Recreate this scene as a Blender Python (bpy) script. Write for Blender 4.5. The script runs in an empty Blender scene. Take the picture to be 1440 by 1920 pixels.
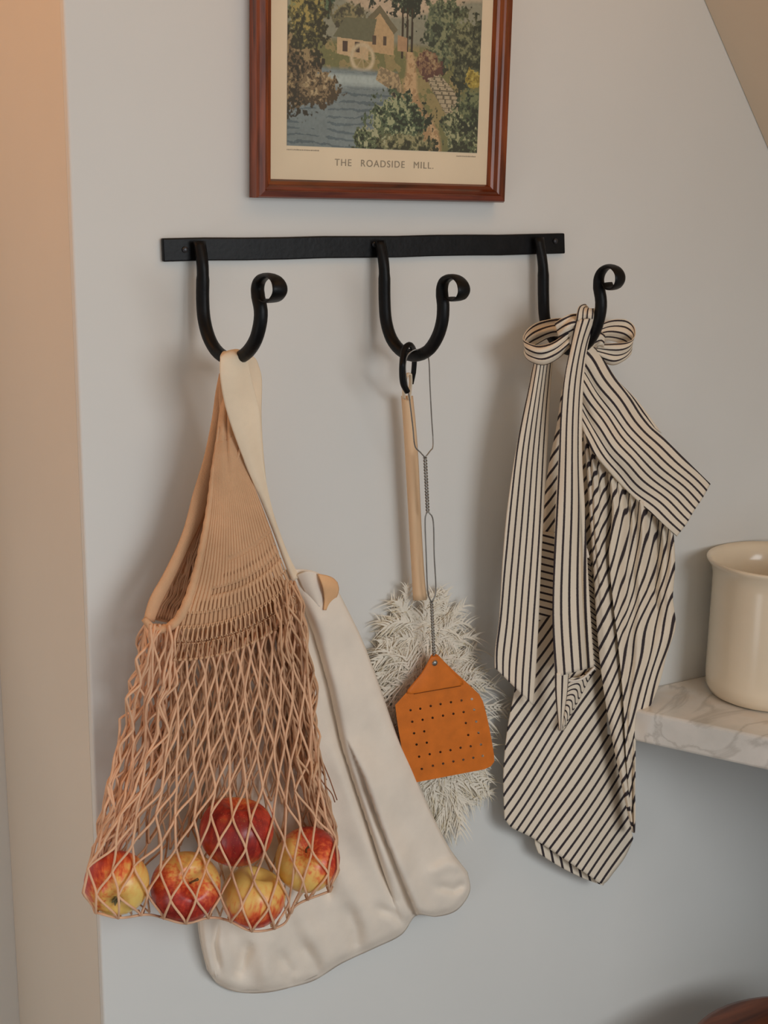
import bpy, bmesh, math, random
import numpy as np
from mathutils import Vector, Matrix
random.seed(7); RNG = np.random.default_rng(11)
sc = bpy.context.scene; COL = sc.collection

# ------------------------------------------------------------------ camera
FPX = 2557.0
YAW, PITCH, ROLL = [math.radians(a) for a in (30.03, 13.505, 0.767)]
CAM = np.array([0.0, -1.28, 1.50])
Fv = np.array([math.sin(YAW)*math.cos(PITCH), math.cos(YAW)*math.cos(PITCH), -math.sin(PITCH)])
Rv = np.array([math.cos(YAW), -math.sin(YAW), 0.0]); Uv = np.cross(Rv, Fv)
Rv, Uv = Rv*math.cos(ROLL)+Uv*math.sin(ROLL), -Rv*math.sin(ROLL)+Uv*math.cos(ROLL)
cd = bpy.data.cameras.new('camera'); cam = bpy.data.objects.new('camera', cd); COL.objects.link(cam)
m = Matrix.Identity(4)
for i in range(3):
    m[i][0] = Rv[i]; m[i][1] = Uv[i]; m[i][2] = -Fv[i]; m[i][3] = CAM[i]
cam.matrix_world = m
cd.sensor_fit = 'VERTICAL'; cd.sensor_height = 36; cd.lens = 36*FPX/1920; cd.clip_start = .02
sc.camera = cam

# ------------------------------------------------------------------ world and lights
w = bpy.data.worlds.new('world'); sc.world = w; w.use_nodes = True
w.node_tree.nodes['Background'].inputs[0].default_value = (.84, .93, 1.0, 1)
w.node_tree.nodes['Background'].inputs[1].default_value = .42
def area(name, loc, target, size, size_y, power, color):
    l = bpy.data.lights.new(name, 'AREA'); l.shape = 'RECTANGLE'; l.size = size; l.size_y = size_y
    l.energy = power; l.color = color
    o = bpy.data.objects.new(name, l); COL.objects.link(o); o.location = loc
    o.rotation_euler = (Vector(target)-Vector(loc)).to_track_quat('-Z', 'Y').to_euler(); return o
area('window_light', (1.42, -2.5, 1.62), (.60, 0, .85), 1.7, .9, 31, (.93, .97, 1.0))
area('hall_fill_light', (-.85, -.60, .45), (.40, .25, .45), .6, .7, 3.0, (.92, .96, 1.0))  # no window known in the hall; fill added to brighten far wall and reveal
wl = bpy.data.lights.new('ceiling_lamp_light', 'POINT'); wl.energy = 3.4; wl.color = (1.0, .38, .05); wl.shadow_soft_size = .12
wo = bpy.data.objects.new('ceiling_lamp_light', wl); COL.objects.link(wo); wo.location = (-.15, -.02, 1.90)
w2 = bpy.data.lights.new('room_lamp_light', 'POINT'); w2.energy = 1.3; w2.color = (1.0, .50, .12); w2.shadow_soft_size = .15
w3 = bpy.data.objects.new('room_lamp_light', w2); COL.objects.link(w3); w3.location = (.85, -.50, 1.96)
sc.view_settings.view_transform = 'Standard'; sc.view_settings.look = 'None'
sc.view_settings.exposure = -0.10; sc.view_settings.gamma = 1.0; sc.view_settings.use_curve_mapping = False

# ------------------------------------------------------------------ helpers
def P(x, y, d):
    """point at distance d off the back wall (wall plane y = 0)"""
    x = np.asarray(x, float); y = np.asarray(y, float); d = np.asarray(d, float)
    v = Fv + (x[..., None]-720)/FPX*Rv - (y[..., None]-960)/FPX*Uv
    return CAM + v*((-CAM[1]-d)/v[..., 1])[..., None]
def PZ(x, y, z):
    v = Fv + (x-720)/FPX*Rv - (y-960)/FPX*Uv
    return CAM + v*((z-CAM[2])/v[2])
def lin(c): return tuple(((v/255)/12.92 if v/255 <= .04045 else ((v/255+.055)/1.055)**2.4) for v in c)
def alb(r, g, b, k=.53): return tuple(min(.92, v/k) for v in lin((r, g, b)))
def tag(o, label=None, cat=None, group=None, kind=None):
    if label: o['label'] = label
    if cat: o['category'] = cat
    if group: o['group'] = group
    if kind: o['kind'] = kind
    return o
def empty(name, loc, label, cat, group=None):
    o = bpy.data.objects.new(name, None); COL.objects.link(o); o.location = [float(v) for v in loc]
    o.empty_display_size = .02
    return tag(o, label, cat, group)
def link(name, me, mat, parent=None, smooth=True):
    o = bpy.data.objects.new(name, me); COL.objects.link(o)
    if mat is not None: me.materials.append(mat)
    if smooth and len(me.polygons): me.polygons.foreach_set('use_smooth', [True]*len(me.polygons))
    if parent is not None:
        o.parent = parent; o.matrix_parent_inverse = Matrix.Translation(-Vector(parent.location))
    return o
def mesh(name, V, Fc, mat, parent=None, smooth=True, uv=None):
    me = bpy.data.meshes.new(name); me.from_pydata([tuple(map(float, v)) for v in V], [], [tuple(map(int, f)) for f in Fc])
    if uv is not None:
        l = me.uv_layers.new(name='UVMap'); vi = np.empty(len(me.loops), int); me.loops.foreach_get('vertex_index', vi)
        l.data.foreach_set('uv', np.asarray(uv, float)[vi].ravel())
    me.update()
    return link(name, me, mat, parent, smooth)
def solid(o, t, off=0):
    md = o.modifiers.new('thickness', 'SOLIDIFY'); md.thickness = t; md.offset = off; return o
def bevel(o, wd, seg=2):
    md = o.modifiers.new('bevel', 'BEVEL'); md.width = wd; md.segments = seg; md.limit_method = 'ANGLE'; return o
def crv(pts, n):
    """resample a polyline to n points: Catmull-Rom, evenly by length"""
    p = np.asarray(pts, float)
    if len(p) == 2:
        t = np.linspace(0, 1, n)[:, None]; return p[0]*(1-t)+p[1]*t
    q = np.vstack([2*p[0]-p[1], p, 2*p[-1]-p[-2]]); out = []
    for i in range(1, len(q)-2):
        t = np.linspace(0, 1, 14, endpoint=False)[:, None]
        a, b, c, e = q[i-1], q[i], q[i+1], q[i+2]
        out.append(.5*((2*b)+(-a+c)*t+(2*a-5*b+4*c-e)*t*t+(-a+3*b-3*c+e)*t**3))
    out.append(p[-1:]); o = np.vstack(out)
    L = np.r_[0, np.cumsum(np.linalg.norm(np.diff(o[:, :2], axis=0), axis=1))]
    tt = np.linspace(0, L[-1], n)
    return np.stack([np.interp(tt, L, o[:, k]) for k in range(o.shape[1])], 1)
def coons(L, R, T, B, nu, nv, lin_side=None):
    l = crv(L, nv); r = crv(R, nv)
    t = crv(T, nu) if T is not None else crv([L[0], R[0]], nu)
    b = crv(B, nu) if B is not None else crv([L[-1], R[-1]], nu)
    s = np.linspace(0, 1, nu)[None, :, None]; v = np.linspace(0, 1, nv)[:, None, None]
    G = (1-s)*l[:, None]+s*r[:, None]+(1-v)*t[None]+v*b[None] \
        - ((1-s)*(1-v)*l[0]+s*(1-v)*r[0]+(1-s)*v*l[-1]+s*v*r[-1])
    return G, np.broadcast_to(s[..., 0], G.shape[:2]), np.broadcast_to(v[..., 0], G.shape[:2])
def gridfaces(nv, nu, keep=None):
    j, i = np.mgrid[0:nv-1, 0:nu-1]; a = j*nu+i
    f = np.stack([a, a+nu, a+nu+1, a+1], -1)
    return f[keep] if keep is not None else f.reshape(-1, 4)
def sheet(name, L, R, dfn, mat, parent=None, T=None, B=None, nu=30, nv=60, uvfn=None, thick=.0012, keepfn=None):
    G, s, v = coons(L, R, T, B, nu, nv); x, y = G[..., 0], G[..., 1]
    d = dfn(s, v, x, y)+0*x
    V = P(x, y, d).reshape(-1, 3)
    u = uvfn(s, v, x, y)+0*x if uvfn else s
    uv = np.stack([u, v*6], -1).reshape(-1, 2)
    keep = None
    if keepfn is not None:
        sm = .25*(s[:-1, :-1]+s[1:, :-1]+s[:-1, 1:]+s[1:, 1:]); vm = .25*(v[:-1, :-1]+v[1:, :-1]+v[:-1, 1:]+v[1:, 1:])
        keep = keepfn(sm, vm)
    o = mesh(name, V, gridfaces(nv, nu, keep), mat, parent, True, uv)
    if thick: solid(o, thick)
    return o
def ribbon(name, rows, K, mat, parent, n=36, nu=14, puff=.004, thick=.001):
    a = crv([r[0] for r in rows], n); b = crv([r[1] for r in rows], n)
    s = np.linspace(0, 1, nu)[None, :, None]
    G = a[:, None]*(1-s)+b[:, None]*s
    s2 = s[..., 0]; t = np.linspace(0, 1, n)[:, None]
    d = G[..., 2]+puff*np.sin(math.pi*s2)+.0025*np.sin(s2*11+t*7)
    V = P(G[..., 0], G[..., 1], d).reshape(-1, 3)
    uv = np.stack([(s2*K+.25)+0*t, t*4+0*s2], -1).reshape(-1, 2)
    o = mesh(name, V, gridfaces(n, nu), mat, parent, True, uv); return solid(o, thick)
class MB:
    def __init__(s): s.V = []; s.F = []; s.n = 0
    def add(s, V, F):
        V = np.asarray(V, float); s.V.append(V); s.F += [tuple(i+s.n for i in f) for f in F]; s.n += len(V)
    def tube(s, pts, r, k=6, cap=True, nrm=None, rb=None):
        p = np.asarray(pts, float); n = len(p)
        r = np.broadcast_to(np.asarray(r, float), (n,)); rb = r if rb is None else np.broadcast_to(np.asarray(rb, float), (n,))
        T = np.gradient(p, axis=0); T /= np.linalg.norm(T, axis=1)[:, None]+1e-12
        if nrm is None:
            N = np.zeros((n, 3)); ref = np.array([0, 1, 0.]) if abs(T[0][1]) < .9 else np.array([1, 0, 0.])
            c = ref-T[0]*(ref@T[0]); c /= np.linalg.norm(c); N[0] = c
            for i in range(1, n):
                c = N[i-1]-T[i]*(N[i-1]@T[i]); N[i] = c/(np.linalg.norm(c)+1e-12)
        else:
            N = np.broadcast_to(nrm, (n, 3)); N = N-T*(N*T).sum(1)[:, None]; N = N/np.linalg.norm(N, axis=1)[:, None]
        Bn = np.cross(T, N); a = np.arange(k)*2*math.pi/k
        V = (p[:, None]+N[:, None]*np.cos(a)[None, :, None]*r[:, None, None]+Bn[:, None]*np.sin(a)[None, :, None]*rb[:, None, None]).reshape(-1, 3)
        F = [(i*k+j, i*k+(j+1) % k, (i+1)*k+(j+1) % k, (i+1)*k+j) for i in range(n-1) for j in range(k)]
        if cap: F += [tuple(range(k))[::-1], tuple((n-1)*k+j for j in range(k))]
        s.add(V, F)
    def box(s, a, b):
        (x0, y0, z0), (x1, y1, z1) = a, b
        s.add([(x, y, z) for x in (x0, x1) for y in (y0, y1) for z in (z0, z1)],
              [(0, 1, 3, 2), (4, 6, 7, 5), (0, 4, 5, 1), (2, 3, 7, 6), (0, 2, 6, 4), (1, 5, 7, 3)])
    def prism(s, poly, z0, z1):
        n = len(poly); s.add([(x, y, z0) for x, y in poly]+[(x, y, z1) for x, y in poly],
              [tuple(range(n))[::-1], tuple(range(n, 2*n))]+[(i, (i+1) % n, n+(i+1) % n, n+i) for i in range(n)])
    def lathe(s, c, prof, k=48):
        a = np.arange(k)*2*math.pi/k; pr = np.asarray(prof, float)
        V = np.stack([c[0]+pr[:, 0, None]*np.cos(a), c[1]+pr[:, 0, None]*np.sin(a), c[2]+pr[:, 1, None]+0*a], -1).reshape(-1, 3)
        n = len(pr); F = [(i*k+j, i*k+(j+1) % k, (i+1)*k+(j+1) % k, (i+1)*k+j) for i in range(n-1) for j in range(k)]
        s.add(V, F)
    def build(s, name, mat, parent=None, smooth=True):
        return mesh(name, np.vstack(s.V), s.F, mat, parent, smooth)
def fixn(o):
    bm = bmesh.new(); bm.from_mesh(o.data); bmesh.ops.recalc_face_normals(bm, faces=bm.faces); bm.to_mesh(o.data); bm.free(); return o

# ------------------------------------------------------------------ materials
class NT:
    def __init__(s, name):
        s.m = bpy.data.materials.new(name); s.m.use_nodes = True; s.t = s.m.node_tree; s.b = s.t.nodes['Principled BSDF']
    def n(s, ty, **k):
        x = s.t.nodes.new(ty)
        for a, v in k.items():
            if a in x.inputs: x.inputs[a].default_value = v
            else: setattr(x, a, v)
        return x
    def l(s, a, b): s.t.links.new(a, b)
    def math(s, op, a, b=None, c=None):
        x = s.t.nodes.new('ShaderNodeMath'); x.operation = op
        for i, v in enumerate((a, b, c)):
            if v is None: continue
            if hasattr(v, 'links'): s.l(v, x.inputs[i])
            else: x.inputs[i].default_value = v
        return x.outputs[0]
    def ramp(s, fac, stops):
        x = s.t.nodes.new('ShaderNodeValToRGB'); e = x.color_ramp.elements
        while len(e) < len(stops): e.new(.5)
        for q, (p, c) in zip(e, stops): q.position = p; q.color = (*c, 1)
        s.l(fac, x.inputs[0]); return x.outputs[0]
    def mix(s, fac, a, b):
        x = s.t.nodes.new('ShaderNodeMix'); x.data_type = 'RGBA'
        for i, v in ((0, fac), (6, a), (7, b)):
            if hasattr(v, 'links'): s.l(v, x.inputs[i])
            else: x.inputs[i].default_value = v if i == 0 else (*v, 1)
        return x.outputs[2]
    def bump(s, h, st, dist=.001):
        x = s.n('ShaderNodeBump', Strength=st, Distance=dist); s.l(h, x.inputs['Height']); s.l(x.outputs[0], s.b.inputs['Normal'])
def simple(name, col, rough=.7, var=.06, scale=40, bump=.15, bscale=300, metallic=0, spec=.4, dist=.0006, stretch=None):
    q = NT(name); tc = q.n('ShaderNodeTexCoord'); co = tc.outputs['Object']
    if stretch:
        mp = q.n('ShaderNodeMapping'); mp.inputs['Scale'].default_value = stretch; q.l(co, mp.inputs[0]); co = mp.outputs[0]
    nz = q.n('ShaderNodeTexNoise', Scale=scale, Detail=4.0); q.l(co, nz.inputs['Vector'])
    a = tuple(max(0, c*(1-var*2)) for c in col); b = tuple(min(1, c*(1+var*2)) for c in col)
    q.l(q.ramp(nz.outputs[0], [(.3, a), (.7, b)]), q.b.inputs['Base Color'])
    q.b.inputs['Roughness'].default_value = rough; q.b.inputs['Metallic'].default_value = metallic
    q.b.inputs['Specular IOR Level'].default_value = spec
    if bump:
        n2 = q.n('ShaderNodeTexNoise', Scale=bscale, Detail=3.0); q.l(co, n2.inputs['Vector']); q.bump(n2.outputs[0], bump, dist)
    return q.m
def cloth_striped():
    q = NT('striped_ticking'); uv = q.n('ShaderNodeUVMap'); uv.uv_map = 'UVMap'
    sp = q.n('ShaderNodeSeparateXYZ'); q.l(uv.outputs[0], sp.inputs[0])
    fr = q.math('ABSOLUTE', q.math('SUBTRACT', q.math('FRACT', sp.outputs[0]), .5))
    tc = q.n('ShaderNodeTexCoord'); nz = q.n('ShaderNodeTexNoise', Scale=700.0, Detail=2.0); q.l(tc.outputs['Object'], nz.inputs['Vector'])
    fr2 = q.math('ADD', fr, q.math('MULTIPLY', q.math('SUBTRACT', nz.outputs[0], .5), .06))
    c = q.ramp(fr2, [(.115, alb(44, 38, 40)), (.175, alb(182, 170, 153))])
    q.l(c, q.b.inputs['Base Color']); q.b.inputs['Roughness'].default_value = .9; q.b.inputs['Specular IOR Level'].default_value = .15
    n2 = q.n('ShaderNodeTexNoise', Scale=1200.0, Detail=2.0); q.l(tc.outputs['Object'], n2.inputs['Vector']); q.bump(n2.outputs[0], .3, .0005)
    return q.m
def wood(name, dark, light, rough=.35, axis='Z', sc_=18):
    q = NT(name); tc = q.n('ShaderNodeTexCoord'); mp = q.n('ShaderNodeMapping')
    st = {'Z': (6, 6, .5), 'X': (.5, 6, 6)}[axis]; mp.inputs['Scale'].default_value = st
    q.l(tc.outputs['Object'], mp.inputs[0]); nz = q.n('ShaderNodeTexNoise', Scale=float(sc_), Detail=6.0, Distortion=.6); q.l(mp.outputs[0], nz.inputs['Vector'])
    q.l(q.ramp(nz.outputs[0], [(.3, dark), (.68, light)]), q.b.inputs['Base Color'])
    q.b.inputs['Roughness'].default_value = rough; q.bump(nz.outputs[0], .15, .0006); return q.m
def marble():
    q = NT('marble'); tc = q.n('ShaderNodeTexCoord'); nz = q.n('ShaderNodeTexNoise', Scale=5.0, Detail=8.0, Distortion=1.6); q.l(tc.outputs['Object'], nz.inputs['Vector'])
    v = q.math('ABSOLUTE', q.math('SUBTRACT', nz.outputs[0], .5)); n2 = q.n('ShaderNodeTexNoise', Scale=11.0, Detail=5.0); q.l(tc.outputs['Object'], n2.inputs['Vector'])
    base = q.ramp(n2.outputs[0], [(.3, alb(160, 158, 152)), (.55, alb(178, 174, 168)), (.75, alb(174, 162, 148))])
    fac = q.ramp(v, [(.0, (.38,)*3), (.030, (0,)*3)])
    q.l(q.mix(fac, base, alb(112, 106, 96)), q.b.inputs['Base Color']); q.b.inputs['Roughness'].default_value = .28; return q.m
def apple_mat(name, blush, amount, dark=0):
    q = NT(name); tc = q.n('ShaderNodeTexCoord'); nrm = q.n('ShaderNodeVectorMath', operation='NORMALIZE'); q.l(tc.outputs['Object'], nrm.inputs[0])
    dt = q.n('ShaderNodeVectorMath', operation='DOT_PRODUCT'); q.l(nrm.outputs[0], dt.inputs[0]); dt.inputs[1].default_value = blush
    mp = q.n('ShaderNodeMapping'); mp.inputs['Scale'].default_value = (1, 1, .22); q.l(nrm.outputs[0], mp.inputs[0])
    nz = q.n('ShaderNodeTexNoise', Scale=8.0, Detail=6.0, Distortion=.3); q.l(mp.outputs[0], nz.inputs['Vector'])
    n3 = q.n('ShaderNodeTexNoise', Scale=2.2, Detail=2.0); q.l(nrm.outputs[0], n3.inputs['Vector'])
    f = q.math('ADD', q.math('MULTIPLY', dt.outputs['Value'], .42), amount)
    f = q.math('ADD', f, q.math('MULTIPLY', q.math('SUBTRACT', nz.outputs[0], .5), .75))
    f = q.math('ADD', f, q.math('MULTIPLY', q.math('SUBTRACT', n3.outputs[0], .5), .45))
    c = q.ramp(f, [(.04, alb(196, 158, 88)), (.28, alb(200, 142, 76)), (.46, alb(178, 84, 46)), (.64, alb(150, 44, 30)), (1.0, alb(104, 24, 22))])
    vo = q.n('ShaderNodeTexNoise', Scale=45.0, Detail=1.0); q.l(nrm.outputs[0], vo.inputs['Vector'])
    sp = q.ramp(vo.outputs[0], [(.70, (0,)*3), (.76, (.5,)*3)])
    q.l(q.mix(sp, c, alb(205, 170, 110)), q.b.inputs['Base Color'])
    q.b.inputs['Roughness'].default_value = .3; q.b.inputs['Specular IOR Level'].default_value = .5
    return q.m
M = {}
M['wall'] = simple('wall_paint', alb(173, 172, 168), .85, .012, 3, .25, 60, dist=.001)
M['wall_lamplit'] = simple('wall_paint_lamp_tint', alb(174, 167, 156), .8, .012, 3, .2, 60, dist=.001)  # same paint as the wall, with the lamp's warmth put into its colour
M['ceil'] = simple('ceiling_paint', alb(172, 158, 140), .85, .012, 3, .2, 60, dist=.001)
M['green'] = simple('green_paint', lin((34, 40, 33)), .7, .02, 5, .1, 60)
M['floor'] = wood('floor_boards', lin((84, 68, 54)), lin((116, 96, 78)), .5, 'X')
M['iron'] = simple('black_iron', (.004, .004, .0045), .42, .3, 60, .35, 220, spec=.22)
M['screw'] = simple('dark_screw', (.05, .05, .055), .4, .2, 80, .1, 200, metallic=.6)
M['frame'] = wood('frame_wood', lin((70, 28, 12)), lin((150, 72, 30)), .28, 'Z', 22)
M['frame_h'] = wood('frame_wood_rail', lin((62, 24, 12)), lin((128, 56, 26)), .28, 'X', 22)
M['paper'] = simple('print_paper', alb(178, 164, 140), .8, .02, 12, .1, 200)
M['ink'] = simple('print_ink', alb(118, 108, 92), .8, .1, 60, 0)
M['cream_cloth'] = simple('tote_canvas', alb(186, 175, 162), .92, .02, 30, .45, 1400, spec=.1, dist=.0005)
M['strap_cloth'] = simple('strap_webbing', alb(184, 168, 146), .92, .03, 30, .5, 1400, spec=.1, dist=.0005)
M['tote_lining'] = simple('tote_lining', alb(186, 146, 108), .92, .03, 30, .4, 1400, spec=.1)
M['knit'] = simple('knitted_cotton', alb(166, 132, 102), .92, .05, 30, .6, 900, spec=.1, dist=.0008)
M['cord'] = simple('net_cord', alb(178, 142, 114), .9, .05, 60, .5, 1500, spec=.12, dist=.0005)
M['cord_shaded'] = simple('net_cord_shaded', alb(164, 130, 102), .9, .07, 60, .5, 1500, spec=.1)  # same cord as the front, inner layers' shade put into a darker colour
M['thread'] = simple('loose_thread', alb(120, 80, 56), .9, .1, 60, 0)
M['wire'] = simple('steel_wire', (.34, .33, .31), .35, .1, 100, .1, 300, metallic=.85)
M['leather'] = simple('tan_leather', alb(166, 88, 24), .5, .05, 60, .3, 900, spec=.35)
M['stitch'] = simple('leather_slit', alb(70, 30, 12), .9, .1, 60, 0)
M['stick'] = wood('duster_wood', alb(172, 142, 110), alb(184, 156, 124), .6, 'Z', 12)
M['stem'] = simple('apple_stem', alb(86, 66, 40), .8, .2, 200, .3, 400)
M['calyx'] = simple('apple_calyx', alb(92, 88, 62), .9, .2, 200, .3, 400)
M['stripe'] = cloth_striped()
M['marble'] = marble()
M['crock'] = simple('crock_glaze', alb(182, 170, 150), .16, .02, 14, .05, 60, spec=.5)
M['stool'] = wood('stool_wood', lin((60, 26, 12)), lin((132, 70, 36)), .35, 'X', 10)

# ------------------------------------------------------------------ setting
ZS0 = .8656; X0 = .3978; XR = 1.62; REV = .375
def structure(name, mb, mat, label=None):
    o = fixn(mb.build(name, mat, None, False)); o['kind'] = 'structure'
    if label: o['label'] = label
    return o
# back wall, its left edge leaning very slightly as in the photograph
b = MB(); zt, zb = 2.098, 0.0
xe = lambda z: float(np.interp(z, [.611, 1.182, 1.658], [.3978, .3978, .3972]))
b.add([(xe(zb), 0, zb), (XR, 0, zb), (XR, 0, zt), (xe(zt), 0, zt), (xe(zb), .012, zb), (XR, .012, zb), (XR, .012, zt), (xe(zt), .012, zt)],
      [(0, 1, 2, 3), (4, 7, 6, 5), (0, 4, 5, 1), (3, 2, 6, 7), (0, 3, 7, 4), (1, 5, 6, 2)])
wb = structure('wall_back', b, M['wall'], 'white plastered wall behind the hook rail')
bevel(wb, .0025, 3)
b = MB(); b.box((X0+.0003, .0125, 0), (X0+.12, REV, 2.098)); structure('wall_left', b, M['wall_lamplit'], 'side of the wall end, tinted with lamp warmth, at the left edge of the photo')
b = MB(); b.box((-.9, REV+.0005, 0), (X0+.12, REV+.08, 2.098)); structure('wall_far', b, M['wall'], 'pale wall further back at the far left edge')
b = MB(); b.box((XR+.0005, -1.0, 0), (XR+.08, .10, 2.098)); structure('wall_right', b, M['wall'])
b = MB(); b.box((-.9, -2.6, -.05), (XR+.08, REV+.08, -.0005)); structure('floor', b, M['floor'])
b = MB(); b.box((-.96, -1.5, 0), (-.9005, REV+.08, 2.098)); structure('wall_side_unseen', b, M['wall'])  # unseen; added to close the hall so less sky light reaches the reveal
b = MB(); b.box((-.96, -2.05, 2.10), (XR+.08, REV+.08, 2.16)); structure('ceiling_unseen', b, M['ceil'])  # unseen; added to keep neutral sky light off the wall tops
b = MB(); b.box((1.437, -.66, 0), (XR, -.0005, ZS0-.0425)); structure('shade_cabinet', b, M['green'], 'unseen green cabinet added under the marble shelf to shade the wall')  # unseen cabinet added to block light and darken the wall under the shelf
# sloping ceiling on the right
c0 = P(1320, 0, 0); c1 = P(1440, 280, 0); dv = (c1-c0)/np.linalg.norm(c1-c0); nn = np.array([-dv[2], 0, dv[0]]); nn = nn if nn[0] > 0 else -nn
a0 = c0-dv*.9; a1 = c0+dv*((XR-c0[0])/dv[0])
b = MB(); q0, q1 = a0+nn*.05, a1+nn*.05
b.add([(a0[0], -.001, a0[2]), (a1[0], -.001, a1[2]), (a1[0], -1.5, a1[2]), (a0[0], -1.5, a0[2]),
       (q0[0], -.001, q0[2]), (q1[0], -.001, q1[2]), (q1[0], -1.5, q1[2]), (q0[0], -1.5, q0[2])],
      [(0, 1, 2, 3), (4, 7, 6, 5), (0, 4, 5, 1), (3, 2, 6, 7), (0, 3, 7, 4), (1, 5, 6, 2)])
structure('ceiling', b, M['ceil'], 'warm sloping ceiling in the top right corner')

# ------------------------------------------------------------------ marble shelf, crock, stool
ZS = .8656
b = MB(); V0 = np.array([1.046, 0.0]); dr = np.array([.495, -.869]); V1 = V0+dr*.78
b.prism([(V0[0], -.0005), tuple(V1), (XR, V1[1]), (XR, -.0005)], ZS-.042, ZS)
sh = fixn(b.build('marble_shelf', M['marble'], None, False)); bevel(sh, .004, 3)
tag(sh, 'white veined marble shelf with an angled end, fixed to the wall behind the apron', 'shelf')
kx, kd = 1.264, .090
ck = empty('stoneware_crock', (kx, -kd, ZS), 'cream glazed stoneware crock with flared rim on the marble shelf', 'crock')
b = MB(); H = .181
b.lathe((kx, -kd, ZS), [(0, .001), (.062, .001), (.066, .0), (.074, .004), (.0785, .013), (.0795, .025), (.079, H-.03), (.0795, H-.02), (.0815, H-.012), (.085, H-.007), (.088, H-.003), (.088, H-.0005), (.086, H+.0005), (.082, H-.006), (.076, H-.016), (.0745, H-.03), (.074, .02), (.06, .008), (0, .007)], 72)
fixn(b.build('body', M['crock'], ck))
sx = PZ(1545, 2010, .44)
st = empty('wooden_stool', (sx[0], sx[1], 0), 'dark reddish-brown wooden stool seat edge in the bottom right corner', 'stool')
b = MB(); b.lathe((sx[0], sx[1], .44), [(0, -.03), (.15, -.03), (.165, -.022), (.17, -.012), (.168, -.003), (.16, 0), (.12, -.004), (0, -.007)], 56); fixn(b.build('seat', M['stool'], st))
for k in range(4):
    a = math.pi/4+k*math.pi/2; b = MB(); c_, s_ = math.cos(a), math.sin(a)
    b.tube([(sx[0]+c_*.09, sx[1]+s_*.09, .411), (sx[0]+c_*.115, sx[1]+s_*.115, .2), (sx[0]+c_*.135, sx[1]+s_*.135, .0)], [.014, .016, .011], 12); b.build('leg', M['stool'], st)

# ------------------------------------------------------------------ picture
tilt = math.radians(1.25)
BL = P(484, 371, .022); BR = P(948, 380, .022)
e1 = (BR-BL); e1[1] = 0; Wf = float(np.linalg.norm(e1)); e1 /= Wf
e2 = np.array([-e1[2], 0, e1[0]]); Hf = .40
def FP(u, v, d): return np.array([BL[0], 0, BL[2]])+e1*u+e2*v+np.array([0, -d, 0])
pic = empty('framed_picture', FP(0, 0, 0), 'wood-framed coloured landscape print with water and trees above the hook rail', 'picture')
prof = [(0, .0015), (0, .018), (.0015, .022), (.007, .0235), (.0085, .021), (.011, .0205), (.0135, .0165), (.0165, .0155), (.0185, .0115), (.0185, .0015)]
def rail(a, bb, na, nb, mat):
    V = []; n = len(prof)
    for (o_, n_) in ((a, na), (bb, nb)):
        for (w_, d_) in prof: V.append(FP(o_[0]+n_[0]*w_, o_[1]+n_[1]*w_, d_))
    F = [tuple(range(n)), tuple(range(n, 2*n))[::-1]]+[(i, (i+1) % n, n+(i+1) % n, n+i) for i in range(n)]
    o = fixn(mesh('frame_rail', V, F, mat, pic, False)); return o
rail((0, 0), (Wf, 0), (1, 1), (-1, 1), M['frame_h']); rail((0, Hf), (Wf, Hf), (1, -1), (-1, -1), M['frame_h'])
rail((0, 0), (0, Hf), (1, 1), (1, -1), M['frame']); rail((Wf, 0), (Wf, Hf), (-1, 1), (-1, -1), M['frame'])
pi_ = .017
V = [FP(u, v, d) for d in (.0105, .0085) for u, v in ((pi_, pi_), (Wf-pi_, pi_), (Wf-pi_, Hf-pi_), (pi_, Hf-pi_))]
paper = fixn(mesh('print_sheet', V, [(0, 1, 2, 3), (4, 7, 6, 5), (0, 4, 5, 1), (1, 5, 6, 2), (2, 6, 7, 3), (3, 7, 4, 0)], M['paper'], pic, False))
paper['label'] = 'aged cream paper with wide margin'
# the printed landscape: a generic country scene painted cell by cell
def vnoise(h, w_, cells, oct_=4):
    out = np.zeros((h, w_)); amp = 1; tot = 0
    for o_ in range(oct_):
        c = cells*2**o_; g = RNG.random((c+2, c+2)); yy = np.linspace(0, c, h); xx = np.linspace(0, c, w_)
        yi = yy.astype(int); xi = xx.astype(int); fy = (yy-yi)[:, None]; fx = (xx-xi)[None]
        fy = fy*fy*(3-2*fy); fx = fx*fx*(3-2*fx)
        out += amp*((g[yi][:, xi]*(1-fx)+g[yi][:, xi+1]*fx)*(1-fy)+(g[yi+1][:, xi]*(1-fx)+g[yi+1][:, xi+1]*fx)*fy)
        tot += amp; amp *= .55
    return out/tot
PW, PH = 360, 400
yy, xx = np.mgrid[0:PH, 0:PW]; X = xx/(PW-1.0); Y = yy/(PW-1.0)   # Y up from the bottom, in widths
n1 = vnoise(PH, PW, 6); n2 = vnoise(PH, PW, 34, 3); n3 = vnoise(PH, PW, 100, 2); n4 = vnoise(PH, PW, 12, 3)
img = np.zeros((PH, PW, 3)); A = lambda r, g, b_: np.array(lin((r, g, b_)))
img[:] = A(150, 134, 112)
def put(mask, c):
    mk = np.clip(mask, 0, 1)[..., None]; img[:] = img*(1-mk)+c*mk
def foliage(cx, cy, rx, ry, dark, mid, light, rough=.55):
    r_ = np.sqrt(((X-cx)/rx)**2+((Y-cy)/ry)**2)+(n2-.5)*rough*1.6+(n3-.5)*rough
    k = n3*.6+n2*.6-.15+((Y-cy)/ry)*.12-((X-cx)/rx)*.08
    col = np.where((k < .40)[..., None], A(*dark), np.where((k < .56)[..., None], A(*mid), A(*light)))
    put((1-r_)*14, col)
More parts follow.
